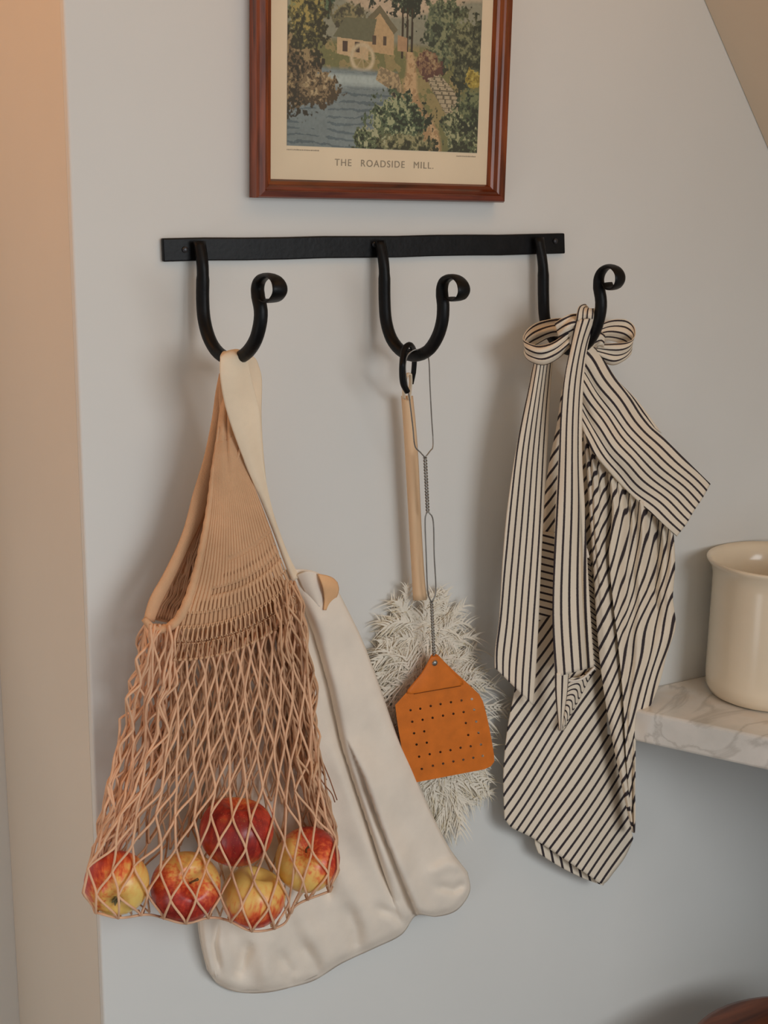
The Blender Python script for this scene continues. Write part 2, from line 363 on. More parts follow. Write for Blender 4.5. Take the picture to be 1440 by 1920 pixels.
def poly(pts, c):
    m_ = np.zeros_like(X, bool); n_ = len(pts)
    for i in range(n_):
        (x0, y0), (x1, y1) = pts[i], pts[(i+1) % n_]
        if y0 == y1: continue
        cnd = ((y0 > Y) != (y1 > Y)) & (X < (x1-x0)*(Y-y0)/(y1-y0)+x0); m_ ^= cnd
    put(m_.astype(float), c if isinstance(c, np.ndarray) and c.ndim == 3 else A(*c))
def band(y0, y1, c, soft=60):
    put(np.minimum((Y-y0)*soft, (y1-Y)*soft), c if isinstance(c, np.ndarray) else A(*c))
put(np.clip((n1-.4)*2, 0, .5)*(Y > .5), A(165, 150, 130))
put(((.62+.05*np.sin(X*7+1)+.03*n1)-Y)*40*(Y > .3), A(112, 112, 96))          # far hills
band(.0, .47, (96, 92, 62), 30)                                              # meadow
g = np.where((n2 > .5)[..., None], A(92, 92, 58), A(120, 108, 72)); put((.47-Y)*30, g)
foliage(.10, .62, .12, .16, (40, 60, 46), (66, 84, 62), (108, 112, 74))
foliage(.30, .56, .10, .06, (58, 56, 44), (84, 82, 60), (112, 104, 74))
foliage(.50, .86, .22, .22, (34, 42, 34), (62, 72, 52), (124, 124, 90))
foliage(.60, .76, .12, .20, (28, 36, 30), (50, 62, 48), (98, 104, 78))
for q_ in (.575, .60, .625): poly([(q_-.006, .40), (q_+.006, .40), (q_+.004, .62), (q_-.004, .62)], (44, 36, 28))
# cottage, barn and water wheel (plain, generic)
poly([(.38, .42), (.38, .52), (.455, .60), (.53, .52), (.53, .41)], (150, 126, 92)); poly([(.36, .53), (.455, .62), (.55, .52), (.53, .50), (.455, .585), (.38, .51)], (88, 82, 62))
poly([(.24, .40), (.24, .48), (.40, .48), (.40, .38)], (158, 136, 104)); poly([(.22, .47), (.28, .555), (.44, .56), (.42, .46)], (84, 84, 64))
poly([(.55, .43), (.55, .50), (.60, .49), (.60, .43)], (140, 112, 84))
for q_ in (.27, .33): poly([(q_, .41), (q_, .455), (q_+.025, .455), (q_+.025, .41)], (60, 46, 38))
for q_ in (.42, .475): poly([(q_, .45), (q_, .49), (q_+.018, .49), (q_+.018, .45)], (66, 54, 44))
wr = np.hypot((X-.37), (Y-.39)); put((.014-abs(wr-.055))*90, A(160, 146, 118)); 
for k in range(4):
    a_ = k*math.pi/4+.2; put((.004-abs((X-.37)*math.sin(a_)-(Y-.39)*math.cos(a_)))*200*(wr < .055), A(150, 134, 104))
# road
rc = .60+.36*np.clip(.40-Y, 0, 1)**1.1+.02*np.sin(Y*20); rw = .045+.20*np.clip(.42-Y, 0, 1)
rdc = np.where((n2+n3*.5 > .80)[..., None], A(134, 108, 76), A(158, 132, 98)); put((rw*.6-abs(X-rc))*60*(Y < .43), rdc)
# pond
wt = np.where((np.sin(Y*200+n1*9+n2*3)*.5+n4*1.2 > .95)[..., None], A(72, 84, 88), A(96, 106, 106)); wt = wt*(.75+.5*n1[..., None])
edge = .57-.25*np.clip(.3-Y, 0, .3)-.02*n2
put(np.minimum((edge-X)*50, (.33+.03*n1-Y)*50), wt)
put(np.minimum((.33-Y)*80, (Y-.25)*60)*(X > .20)*(X < .50)*.5, A(136, 146, 142))
# stone wall and right side
sw = np.where((np.sin(X*160+np.floor(Y*60)*1.7) > .75)[..., None] | (np.sin(Y*330) > .8)[..., None], A(84, 78, 62), A(142, 130, 106))
poly([(.70, .34), (.76, .36), (.90, .24), (.90, .12), (.84, .14), (.74, .27)], sw)
poly([(.44, .30), (.46, .36), (.56, .33), (.59, .24), (.57, .19), (.53, .20), (.52, .26)], np.where((n3 > .5)[..., None], A(140, 122, 92), A(112, 98, 74)))
put((.02-np.hypot((X-.54)*1.2, (Y-.25)*.7))*120, A(34, 32, 30))
foliage(.82, .52, .13, .17, (36, 42, 32), (66, 76, 56), (104, 108, 80)); foliage(.93, .44, .11, .18, (34, 40, 30), (62, 66, 48), (98, 100, 72))
foliage(.74, .56, .05, .13, (40, 48, 38), (66, 76, 58), (96, 102, 76)); foliage(.72, .38, .07, .06, (74, 48, 42), (108, 84, 62), (132, 112, 84))
foliage(.97, .33, .05, .05, (110, 96, 40), (136, 120, 52), (150, 136, 70))
foliage(.93, .08, .14, .13, (38, 42, 30), (72, 80, 56), (128, 128, 96)); foliage(.96, .20, .08, .10, (30, 36, 28), (56, 66, 46), (92, 98, 68))
foliage(.04, .32, .14, .20, (38, 34, 26), (84, 70, 50), (122, 106, 76)); foliage(.16, .25, .10, .08, (60, 50, 36), (104, 88, 64), (140, 124, 94))
foliage(.06, .80, .20, .18, (22, 56, 52), (50, 82, 66), (104, 112, 68)); foliage(.20, .92, .20, .16, (24, 54, 48), (56, 82, 62), (110, 116, 78)); foliage(.10, .55, .10, .18, (40, 40, 28), (76, 74, 46), (130, 116, 66))
foliage(.56, .10, .17, .15, (26, 36, 26), (62, 76, 54), (126, 130, 98)); foliage(.44, .03, .12, .08, (30, 38, 26), (74, 84, 58), (134, 134, 104))
foliage(.62, .02, .16, .06, (40, 42, 28), (78, 80, 54), (120, 116, 84))
img *= (.88+.24*n3[..., None]); img = img*.86+img.mean((0, 1))*.10; img = np.clip(img/.53, 0, .9)
u0, v0 = .0365, .0515; iw = Wf-2*u0+.004
gu = u0+(iw)*np.arange(PW+1)/PW; gv = v0+iw*np.arange(PH+1)/PW
gv = gv[gv < Hf-.03]; ph = len(gv)-1
VV = [FP(a_, c_, .01095) for c_ in gv for a_ in gu]
jj, ii = np.mgrid[0:ph, 0:PW]; a = jj*(PW+1)+ii
pr = mesh('landscape_print', VV, np.stack([a, a+1, a+PW+2, a+PW+1], -1).reshape(-1, 4), None, pic, False)
ca = pr.data.color_attributes.new('paint', 'FLOAT_COLOR', 'CORNER')
cc = np.concatenate([img[:ph], np.ones((ph, PW, 1))], -1).reshape(-1, 4); ca.data.foreach_set('color', np.repeat(cc, 4, axis=0).ravel())
q = NT('landscape_ink'); at = q.n('ShaderNodeAttribute'); at.attribute_name = 'paint'; q.l(at.outputs[0], q.b.inputs['Base Color']); q.b.inputs['Roughness'].default_value = .7
pr.data.materials.append(q.m); pr['label'] = 'printed country scene with pond, cottage, road and trees'
def text(s, u, v, size, mat, name='caption', d=.0108, parent=pic, center=True, bold=0):
    c = bpy.data.curves.new('t', 'FONT'); c.body = s; c.size = size; c.extrude = .00008; c.offset = bold; c.space_character = 1.18; c.space_word = 1.4
    c.align_x = 'CENTER' if center else 'LEFT'
    o = bpy.data.objects.new('t', c); COL.objects.link(o); dg = bpy.context.evaluated_depsgraph_get(); me = bpy.data.meshes.new_from_object(o.evaluated_get(dg))
    bpy.data.objects.remove(o)
    for vt in me.vertices:
        p_ = FP(u+vt.co.x, v+vt.co.y, d+vt.co.z); vt.co = p_
    me.name = name; me.materials.clear(); return link(name, me, mat, parent, False)
cp = text('THE  ROADSIDE  MILL.', Wf/2+.002, .0335, .0098, M['ink'], bold=0); cp['label'] = 'printed caption line'
for (ua, ub, vv) in ((u0, u0+.036, v0-.0045), (Wf-u0-.022, Wf-u0+.002, v0-.0045)):   # imprint too small to read
    b = MB(); k = ua
    while k < ub:
        w_ = random.uniform(.0006, .0016); h_ = random.uniform(.0009, .0013)
        p4 = [FP(k, vv, .0107), FP(k+w_, vv, .0107), FP(k+w_, vv+h_, .0107), FP(k, vv+h_, .0107)]; b.add(p4, [(0, 1, 2, 3)]); k += w_+.0005
    b.build('imprint_line', M['ink'], pic, False)

# ------------------------------------------------------------------ hook rail
hr = empty('iron_hook_rail', P(682, 465, 0), 'black forged iron rail with three curled hooks fixed to the wall', 'hook rail')
tl, bl, tr, br = P(305, 447, .006), P(307, 491, .006), P(1059, 438, .006), P(1060, 476, .006)
V = []; N_ = 12
for d in (.006, .0003):
    for i in range(N_):
        t = i/(N_-1)
        for a_, b_ in ((tl, tr), (bl, br)):
            p_ = a_*(1-t)+b_*t; V.append((p_[0], -d, p_[2]+.0004*math.sin(i*1.9)))
F = []
for i in range(N_-1):
    a = 2*i; k = 2*N_; F += [(a, a+1, a+3, a+2), (k+a, k+a+2, k+a+3, k+a+1), (a, a+2, k+a+2, k+a), (a+1, k+a+1, k+a+3, a+3)]
F += [(0, 2*N_, 2*N_+1, 1), (2*N_-2, 2*N_-1, 4*N_-1, 4*N_-2)]
br_ = fixn(mesh('bar', V, F, M['iron'], hr, False)); bevel(br_, .0012, 2)
def hook(path, curl, dmax=.095):
    x_0 = path[0][0]; sp_ = 110.0
    dd = lambda x: .0125+max(0, (x-x_0))/sp_*(dmax-.0125)
    A_ = crv([(x, y) for x, y in path], 44); C_ = crv([path[-1]]+curl, 34)
    pa = np.array([P(x, y, dd(x)) for x, y in A_]); pc = np.array([P(x, y, dd(x)) for x, y in C_])
    pts = np.vstack([pa, pc[1:]])
    nrm = np.cross(pa[25]-pa[0], pa[-1]-pa[0]); nrm /= np.linalg.norm(nrm)
    na = len(pa); nc = len(pc)-1
    rn = np.r_[np.full(na, .0066), np.interp(np.arange(nc), [0, 12, 20, nc], [.0066, .0068, .0082, .0085])]
    rb = np.r_[np.full(na, .0064), np.interp(np.arange(nc), [0, 8, 14, nc], [.0062, .0040, .0018, .0010])]
    rn[:8] = np.interp(np.arange(8), [0, 7], [.0066, .006]); rb[:8] = np.interp(np.arange(8), [0, 7], [.0040, .006])
    b = MB(); b.tube(pts, rn, 14, True, nrm, rb); o = fixn(b.build('hook', M['iron'], hr)); return o
def shifted(dx, dy, pts): return [(x+dx, y+dy) for x, y in pts]
path0 = [(374, 453), (380, 500), (380, 560), (383, 600), (393, 636), (410, 662), (435, 674), (460, 664), (478, 640), (487, 610), (489, 583), (484, 556)]
curl0 = [(483, 540), (487, 526), (497, 518), (511, 518), (522, 529), (525, 546), (518, 560), (507, 566), (499, 562)]
hook(path0, curl0, .115)
path1 = [(713, 452), (720, 500), (721, 560), (724, 602), (735, 637), (755, 660), (779, 667), (803, 657), (820, 632), (829, 603), (831, 575), (829, 554)]
curl1 = [(829, 540), (833, 527), (843, 520), (856, 520), (867, 531), (870, 547), (863, 560), (852, 563), (844, 558)]
hook(path1, curl1, .105)
path2 = [(1011, 446), (1018, 500), (1019, 555), (1022, 600), (1036, 633), (1056, 652), (1078, 656), (1100, 645), (1116, 620), (1125, 590), (1127, 565), (1123, 540)]
curl2 = [(1123, 522), (1129, 508), (1140, 500), (1153, 502), (1162, 514), (1162, 529), (1153, 541), (1143, 540), (1138, 530)]
hook(path2, curl2, .10)
for (x, y) in ((347, 468), (702, 458), (1041, 452)):
    b = MB(); c = P(x, y, .0064); b.tube([c, c+np.array([0, -.0012, 0]), c+np.array([0, -.0018, 0])], [.0032, .0030, .0012], 14)
    s_ = b.build('screw', M['screw'], hr); s_['label'] = 'small dark screw head on the bar'

# ------------------------------------------------------------------ canvas tote
tote = empty('canvas_tote_bag', P(450, 660, .05), 'cream canvas tote bag hanging from the left hook behind the net bag', 'bag')
def pdist(x, y, pl):
    best = np.full(x.shape, 1e9); sg = np.zeros(x.shape); tt = np.zeros(x.shape); p = np.asarray(pl, float); n = len(p)-1
    for i in range(n):
        a_, b_ = p[i], p[i+1]; ab = b_-a_; t = np.clip(((x-a_[0])*ab[0]+(y-a_[1])*ab[1])/(ab@ab), 0, 1)
        dx = x-(a_[0]+t*ab[0]); dy = y-(a_[1]+t*ab[1]); d = np.hypot(dx, dy); c = ab[0]*dy-ab[1]*dx
        k = d < best; best = np.where(k, d, best); sg = np.where(k, -np.sign(c), sg); tt = np.where(k, (i+t)/n, tt)
    return best, sg, tt
cr1 = [(556, 1100), (590, 1190), (618, 1290), (642, 1400), (675, 1500), (712, 1610), (740, 1690)]
cr2 = [(650, 1385), (680, 1450), (712, 1540), (748, 1630), (782, 1712)]
small = [([(612, 1570), (618, 1640), (612, 1690)], .006, 10), ([(470, 1762), (455, 1800), (440, 1838)], .007, 12), ([(560, 1760), (590, 1800), (600, 1830)], .006, 14),
         ([(505, 1740), (500, 1800), (498, 1850)], -.004, 16), ([(650, 1690), (668, 1740), (665, 1790)], .005, 14), ([(812, 1660), (850, 1668), (876, 1655)], .005, 9),
         ([(700, 1700), (735, 1712), (770, 1740)], .005, 10), ([(800, 1640), (840, 1620), (868, 1625)], -.004, 12), ([(410, 1715), (402, 1770), (412, 1820)], .006, 7), ([(520, 1780), (545, 1820), (540, 1850)], .005, 12),
         ([(680, 1240), (720, 1370), (775, 1500)], -.003, 22), ([(560, 1250), (585, 1400), (600, 1560)], -.003, 22)]
def tote_d(s, v, x, y):
    base = np.interp(y, [1060, 1200, 1450, 1700, 1860], [.046, .040, .036, .030, .018])
    dx1, s1, t1 = pdist(x, y, cr1); dx2, s2_, t2 = pdist(x, y, cr2)
    e1_ = np.minimum(1, np.minimum(t1, 1-t1)*6+.25); e2_ = np.minimum(1, t2*3)
    side1 = 1/(1+np.exp(-np.clip(dx1*s1/4, -30, 30))); d = base - .016*np.exp(-((dx1+np.where(s1 < 0, 0, 8))/(16-8*t1))**2)*e1_ + .009*side1*np.exp(-(dx1/45)**2)*e1_
    side = 1/(1+np.exp(-np.clip(dx2*s2_/3, -30, 30)))
    d = d + e2_*(.013*side*np.exp(-(dx2/60)**2)-.013*np.exp(-((dx2+np.where(s2_ < 0, 0, 30))/11)**2)) + .005*np.exp(-(dx1/60)**2)*e1_
    for pl, a_, w_ in small:
        dd, _, tt = pdist(x, y, pl); d = d - a_*1.3*np.exp(-(dd/w_)**2)*np.minimum(1, np.minimum(tt, 1-tt)*4+.15)
    edge = np.minimum(np.minimum(s, 1-s)*1.0, (1-v)*1.2); d = d-.010*np.exp(-(edge/.014)**2)-.004*np.exp(-(edge/.06)**2)
    return d+.0022*np.sin(x*.060-y*.022+2*np.sin(y*.006))*np.clip((y-1250)/400, .1, 1)+.0012*np.sin(y*.05-x*.03)+.0016*np.sin(x*.11-y*.035+1.5*np.sin(y*.013))*np.clip((y-1500)/250, 0, 1)
TL = [(497, 1075), (470, 1130), (432, 1230), (410, 1350), (392, 1480), (378, 1600), (374, 1700), (378, 1760), (392, 1822)]
TR = [(622, 1088), (650, 1142), (680, 1205), (712, 1290), (740, 1370), (772, 1440), (806, 1520), (842, 1590), (876, 1636)]
TB = [(392, 1822), (412, 1846), (450, 1860), (500, 1860), (548, 1850), (592, 1836), (640, 1806), (700, 1778), (752, 1752), (780, 1716), (818, 1718), (856, 1706), (880, 1672), (876, 1636)]
sheet('front_panel', TL, TR, tote_d, M['cream_cloth'], tote, T=[(497, 1075), (540, 1068), (585, 1070), (622, 1088)], B=TB, nu=190, nv=210, thick=.0016)
bk = sheet('back_panel', [(x-3, y) for x, y in TL], [(x-4, y-3) for x, y in TR], lambda s, v, x, y: .021-.012*v-.003*np.sin(math.pi*s), M['cream_cloth'], tote,
      T=[(494, 1075), (540, 1072), (585, 1074), (618, 1085)], B=[(x-4, y-4) for x, y in TB], nu=50, nv=60, thick=.0012)
sheet('rim_fold', [(556, 1078), (566, 1100), (576, 1118), (588, 1132)], [(600, 1076), (606, 1098), (609, 1120), (608, 1142)], lambda s, v, x, y: .050+.006*np.sin(math.pi*s)-.004*v, M['cream_cloth'], tote, T=[(556, 1078), (578, 1071), (600, 1076)], nu=14, nv=20)
lin_ = sheet('rim_lining', [(596, 1076), (604, 1098), (608, 1122), (607, 1144)], [(631, 1092), (634, 1106), (628, 1124), (614, 1144)], lambda s, v, x, y: .056-.012*s*s+.003*np.sin(v*6), M['tote_lining'], tote, T=[(596, 1076), (612, 1079), (624, 1084), (632, 1092)], nu=14, nv=20)
lin_['label'] = 'tan inner side of the folded rim'
sheet('hem_seam', [(384, 1600), (380, 1700), (386, 1770), (404, 1832)], [(388, 1600), (384, 1700), (390, 1768), (408, 1830)], lambda s, v, x, y: .020+.003*np.sin(math.pi*s)-.004*v, M['cream_cloth'], tote, nu=4, nv=30)
# strap: front leg over the hook, and the rear leg beside it
sheet('strap', [(413, 668), (412, 700), (420, 752), (436, 806), (462, 874), (488, 935), (514, 1000), (532, 1050), (548, 1090)],
      [(463, 668), (474, 720), (486, 770), (490, 830), (496, 885), (507, 940), (520, 985), (541, 1040), (562, 1082)],
      lambda s, v, x, y: np.interp(y, [655, 668, 700, 900, 1060], [.080, .090, .092, .080, .050])+.002*np.sin(s*5), M['strap_cloth'], tote, T=[(413, 668), (425, 659), (447, 656), (463, 668)], nu=16, nv=70, thick=.0016)
sheet('strap', [(455, 676), (462, 720), (476, 780), (484, 850), (492, 900)], [(482, 680), (490, 712), (489, 780), (492, 840), (498, 905)],
      lambda s, v, x, y: .072+.002*np.sin(s*4)-.01*v, M['strap_cloth'], tote, T=[(455, 676), (466, 668), (476, 670), (482, 680)], nu=10, nv=40, thick=.0016)
ribbon('strap', [((413, 668, .084), (463, 668, .084)), ((417, 661, .074), (466, 662, .074)), ((421, 660, .060), (472, 664, .062)), ((426, 672, .050), (476, 676, .052)), ((426, 700, .048), (478, 705, .050))], 1, M['strap_cloth'], tote, n=14, nu=8, puff=0, thick=.0016)

# ------------------------------------------------------------------ apples
APP = [(219, 1657, 61, .088), (347, 1663, 65, .090), (443, 1560, 70, .090), (474, 1683, 61, .092), (577, 1613, 61, .090)]
SPH = []
def apple(cx, cy, rp, dc, axis, blush, amount, label, stem=True):
    c = P(cx, cy, dc); zc = float((c-CAM)@Fv); R = rp/FPX*zc; SPH.append((c, R))
    # axis / blush given in camera terms: (right, up, towards viewer)
    B3 = np.stack([Rv, Uv, -Fv], 1); ax = B3@np.array(axis, float); ax /= np.linalg.norm(ax); bl_ = B3@np.array(blush, float); bl_ /= np.linalg.norm(bl_)
    qt = Vector(ax).to_track_quat('Z', 'Y'); lb = qt.inverted()@Vector(bl_)
    root = empty('apple', c, label, 'apple', 'apples in the net bag'); root.rotation_mode = 'QUATERNION'; root.rotation_quaternion = qt
    k = 40; n = 30; V = []
    for i in range(n+1):
        ph = math.pi*i/n; r_ = R*math.sin(ph)*(1+.07*math.cos(ph)); z = R*.93*math.cos(ph)-R*.36*math.exp(-(ph/.33)**2)+R*.30*math.exp(-((math.pi-ph)/.36)**2)
        for j in range(k):
            a_ = 2*math.pi*j/k; lo = 1+.018*math.cos(5*a_)*(ph/math.pi)**2+.012*math.sin(2*a_+cx); V.append((r_*lo*math.cos(a_), r_*lo*math.sin(a_), z))
    F = [(i*k+j, (i+1)*k+j, (i+1)*k+(j+1) % k, i*k+(j+1) % k) for i in range(n) for j in range(k)]
    me = bpy.data.meshes.new('skin'); me.from_pydata(V, [], F); o = link('skin', me, apple_mat('apple_skin_%d' % len(SPH), tuple(lb), amount), None); fixn(o); o.parent = root
    b = MB()
    if stem: b.tube([(0, 0, R*.50), (R*.02, 0, R*.75), (R*.07, .0, R*.86), (R*.13, 0, R*.97)], [R*.035, R*.03, R*.03, R*.045], 8); s_ = b.build('stem', M['stem']); s_.parent = root
    b = MB()
    for j in range(5):
        a_ = j*1.2566; ca_, sa_ = math.cos(a_), math.sin(a_)
        b.tube([(0, 0, -R*.60), (ca_*R*.10, sa_*R*.10, -R*.72), (ca_*R*.13, sa_*R*.13, -R*.82)], [R*.06, R*.05, R*.01], 5)
    s_ = b.build('calyx', M['calyx']); s_.parent = root
apple(*APP[0], (-.15, .46, -.87), (-.70, .75, -.1), .34, 'yellow-centred apple with its base turned down, lowest left in the net bag')
apple(*APP[1], (.36, .42, .83), (-.25, -.85, .30), .52, 'red and yellow apple with stem showing, second from left in the net bag')
apple(*APP[2], (.15, .95, .12), (.1, .1, 1), .55, 'all-red apple lying on top of the others in the net bag', False)
apple(*APP[3], (.3, .9, .12), (.2, -.95, .15), .26, 'golden-orange apple with a red underside, lowest in the net below the all-red one', False)
apple(*APP[4], (-.05, .62, .75), (.75, .60, -.15), .34, 'yellow apple with a red right shoulder, furthest right in the net bag')

# ------------------------------------------------------------------ net bag
nb = empty('string_net_bag', P(435, 700, .06), 'tan cotton string bag full of apples hanging from the left hook', 'net bag')
def zig(L, R, T, B, cols, tj, dfn, jit, seed, rad, mb, wob=0.0, wrap=0):
    rg = np.random.default_rng(seed); nr = len(tj)
    l = crv(L, 200); r = crv(R, 200); t_ = crv(T, 200) if T else crv([L[0], R[0]], 200); b_ = crv(B, 200) if B else crv([L[-1], R[-1]], 200)
    def at(s, v):
        f = lambda c, q: np.array([np.interp(q*199, np.arange(200), c[:, 0]), np.interp(q*199, np.arange(200), c[:, 1])])
        return (1-s)*f(l, v)+s*f(r, v)+(1-v)*f(t_, s)+v*f(b_, s)-((1-s)*(1-v)*l[0]+s*(1-v)*r[0]+(1-s)*v*l[-1]+s*v*r[-1])
    J = {}
    def node(c2, j):   # c2 = column in half units
        if (c2, j) not in J:
            s = c2/(2*cols); k = 0 if j in (0, nr-1) else 1
            p = at(min(1, max(0, s)), tj[j])+rg.normal(0, 1, 2)*jit*k*np.array([1, .8]); J[(c2, j)] = (*p, rg.normal(0, 1)*wob)
        return J[(c2, j)]
    for c in range(cols+1):
        for sgn in (1, -1):
            pts = []
            for j in range(nr):
                c2 = 2*c+(sgn if j % 2 else 0)
                if c2 < 0: c2 = 0
                if c2 > 2*cols: c2 = 2*cols
                pts.append(node(c2, j))
            if c == cols and sgn == 1 or c == 0 and sgn == -1: pass
            p = np.array(pts); out = []
            for i in range(len(p)-1):
                n_ = 6 if abs(p[i+1][1]-p[i][1]) > 25 else 4
                sag = rg.normal(0, 1)*jit*.25
                for k in range(n_):
                    t = k/n_; e = t*t*(3-2*t)*.45+t*.55; q = p[i]*(1-t)+p[i+1]*t; q[0] = p[i][0]*(1-e)+p[i+1][0]*e; q[0] += sag*math.sin(math.pi*t); out.append(q)
            out.append(p[-1]); o = np.array(out); d = np.array([dfn(x, y) for x, y in o[:, :2]])+o[:, 2]+sgn*rad*.45
            if wrap:
                e = o[-1]; hx = sgn*5; o = np.vstack([o, [[e[0]+hx*.35, e[1]-1, 0], [e[0]+hx*.7, e[1]-5, 0], [e[0]+hx, e[1]-9, 0]]]); d = np.r_[d, d[-1]-.008, d[-1]-.018, d[-1]-.028]
            mb.tube(P(o[:, 0], o[:, 1], d), rad, 6)
def hit(x, y, off):
    v = Fv+(x-720)/FPX*Rv-(y-960)/FPX*Uv; best = None
    for c, R in SPH:
        Rr = R+off; oc = CAM-c; A_ = v@v; B_ = 2*oc@v; C_ = oc@oc-Rr*Rr; D_ = B_*B_-4*A_*C_
        if D_ > 0:
            t = (-B_-math.sqrt(D_))/(2*A_); d = -(CAM+v*t)[1]; best = d if best is None else max(best, d)
    return best
def front_d(x, y):
    base = float(np.interp(y, [1100, 1300, 1450, 1560, 1680, 1725, 1750], [.078, .082, .092, .104, .100, .092, .085])); h = hit(x, y, .0022)
    return base if h is None else max(h, base)
def back_d(x, y): return float(np.interp(y, [1100, 1400, 1600, 1750], [.058, .050, .046, .052]))
heights = np.array([46, 50, 54, 56, 58, 58, 56, 52, 48, 44], float); tj = np.r_[0, np.cumsum(heights)]/heights.sum()
FL = [(326, 1226), (308, 1310), (285, 1395), (250, 1480), (205, 1560), (166, 1625), (158, 1668), (180, 1712)]
FR = [(556, 1132), (570, 1220), (581, 1320), (590, 1420), (604, 1500), (626, 1565), (637, 1620), (618, 1672)]
FT = [(326, 1226), (380, 1218), (450, 1200), (515, 1166), (556, 1132)]
FB = [(180, 1712), (225, 1722), (280, 1716), (345, 1732), (390, 1722), (425, 1726), (475, 1747), (530, 1735), (556, 1698), (618, 1672)]
b = MB(); zig(FL, FR, FT, FB, 11, tj, front_d, 3.4, 3, .00128, b, wrap=1); b.build('front_net', M['cord'], nb)
b = MB(); rp = crv(FB, 90); b.tube(P(rp[:, 0], rp[:, 1]-1, np.array([front_d(x, y-1) for x, y in rp])-.003), .0013, 6); b.build('bottom_cord', M['cord'], nb)
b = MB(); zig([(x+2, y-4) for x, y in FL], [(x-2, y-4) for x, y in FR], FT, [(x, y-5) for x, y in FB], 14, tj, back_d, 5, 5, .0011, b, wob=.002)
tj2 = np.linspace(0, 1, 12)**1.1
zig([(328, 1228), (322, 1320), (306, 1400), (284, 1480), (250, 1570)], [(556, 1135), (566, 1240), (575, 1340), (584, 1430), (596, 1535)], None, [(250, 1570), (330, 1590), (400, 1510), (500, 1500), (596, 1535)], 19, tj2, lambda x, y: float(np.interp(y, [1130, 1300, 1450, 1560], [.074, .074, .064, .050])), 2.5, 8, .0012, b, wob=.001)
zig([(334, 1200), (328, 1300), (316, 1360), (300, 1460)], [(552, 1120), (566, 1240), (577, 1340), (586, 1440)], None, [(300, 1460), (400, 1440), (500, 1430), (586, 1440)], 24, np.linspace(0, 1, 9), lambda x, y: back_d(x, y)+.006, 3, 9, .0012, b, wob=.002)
b.build('back_net', M['cord_shaded'], nb)
LBL = [(273, 1170), (262, 1230), (250, 1300), (234, 1380), (213, 1460), (190, 1550), (164, 1632)]; LBR = [(334, 1172), (330, 1240), (318, 1330), (300, 1420), (268, 1500), (232, 1570), (205, 1625)]
b = MB()
for sd, dz, jt, cc_ in ((21, .074, 6, 7), (22, .060, 7, 7), (23, .048, 7, 6)):
    zig(LBL, LBR, None, None, cc_, np.linspace(0, 1, 13)**1.05, lambda x, y: dz+.012*math.sin(y*.02+sd), jt, sd, .00130, b, wob=.005)
b.build('gathered_side_net', M['cord'], nb)
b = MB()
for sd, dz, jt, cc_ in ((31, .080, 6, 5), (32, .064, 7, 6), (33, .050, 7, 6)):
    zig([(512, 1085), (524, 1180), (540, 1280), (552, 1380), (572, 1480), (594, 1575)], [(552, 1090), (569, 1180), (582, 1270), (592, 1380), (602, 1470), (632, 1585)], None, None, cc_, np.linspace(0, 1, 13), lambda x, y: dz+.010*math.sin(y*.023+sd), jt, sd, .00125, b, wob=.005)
b.build('gathered_side_net', M['cord_shaded'], nb)
# knitted upper body with slots
RIB = 26
KL = [(426, 690), (414, 760), (402, 850), (392, 950), (378, 1030), (364, 1090), (344, 1150), (322, 1240)]
KR = [(430, 690), (438, 770), (452, 850), (478, 915), (503, 980), (528, 1050), (548, 1100), (560, 1146)]
slotrows = [(.60, .009), (.66, .011), (.715, .014), (.765, .019), (.812, .024), (.858, .030), (.910, .038), (.968, .042)]
def keepk(s, v):
    k = np.ones(s.shape, bool)
    for i, (c, h) in enumerate(slotrows):
        ph = (s*RIB+(.5 if i % 2 else 0)) % 1.0; w_ = .13+.035*i
        smin = [.45, .35, .3, .2, .1, 0, 0, 0][i]
        k &= ~((abs(v-c) < h*(1-.5*abs(ph-.5)/w_)) & (abs(ph-.5) < w_) & (s > smin))
    return k
sheet('knitted_body', KL, KR, lambda s, v, x, y: np.interp(y, [690, 850, 1240], [.060, .076, .084])+.0008*np.cos(s*RIB*2*math.pi)*(v > .25)+.006*np.sin(math.pi*s)-.004*np.exp(-((s-.45)/.10)**2)*np.exp(-((v-.22)/.15)**2),
      M['knit'], nb, B=[(322, 1240), (380, 1236), (450, 1218), (515, 1184), (560, 1146)], nu=RIB*8+1, nv=230, keepfn=keepk, thick=.0016)
sheet('back_lining', [(420, 720), (396, 860), (376, 960), (352, 1050), (330, 1130), (318, 1225)], [(430, 760), (455, 860), (490, 960), (518, 1040), (536, 1100), (544, 1180)],
      lambda s, v, x, y: .048+.002*np.cos(s*60), M['knit'], nb, nu=60, nv=40, B=[(318, 1225), (400, 1215), (480, 1195), (544, 1180)])
# left handle: outer band, inner netting, front rim and rolled lip
sheet('handle', [(412, 700), (405, 735), (397, 790), (382, 860), (362, 925), (342, 1000), (310, 1070), (282, 1120), (270, 1160)],
      [(424, 720), (418, 790), (408, 850), (396, 915), (380, 970), (352, 1030), (322, 1092), (300, 1135), (288, 1166)],
      lambda s, v, x, y: .052+.003*np.sin(s*3.1)+.008*v, M['knit'], nb, nu=10, nv=70, thick=.002)
b = MB(); zig([(396, 900), (372, 975), (340, 1050), (312, 1110), (288, 1158)], [(400, 900), (388, 980), (372, 1050), (356, 1110), (332, 1165)], None, None, 9, np.linspace(0, 1, 12), lambda x, y: .050, 2, 41, .0012, b); b.build('side_net', M['cord_shaded'], nb)
sheet('side_lining', [(396, 880), (368, 970), (335, 1050), (308, 1110), (280, 1160)], [(402, 880), (390, 980), (374, 1050), (358, 1110), (334, 1172)], lambda s, v, x, y: .042+0*x, M['knit'], nb, nu=12, nv=40)
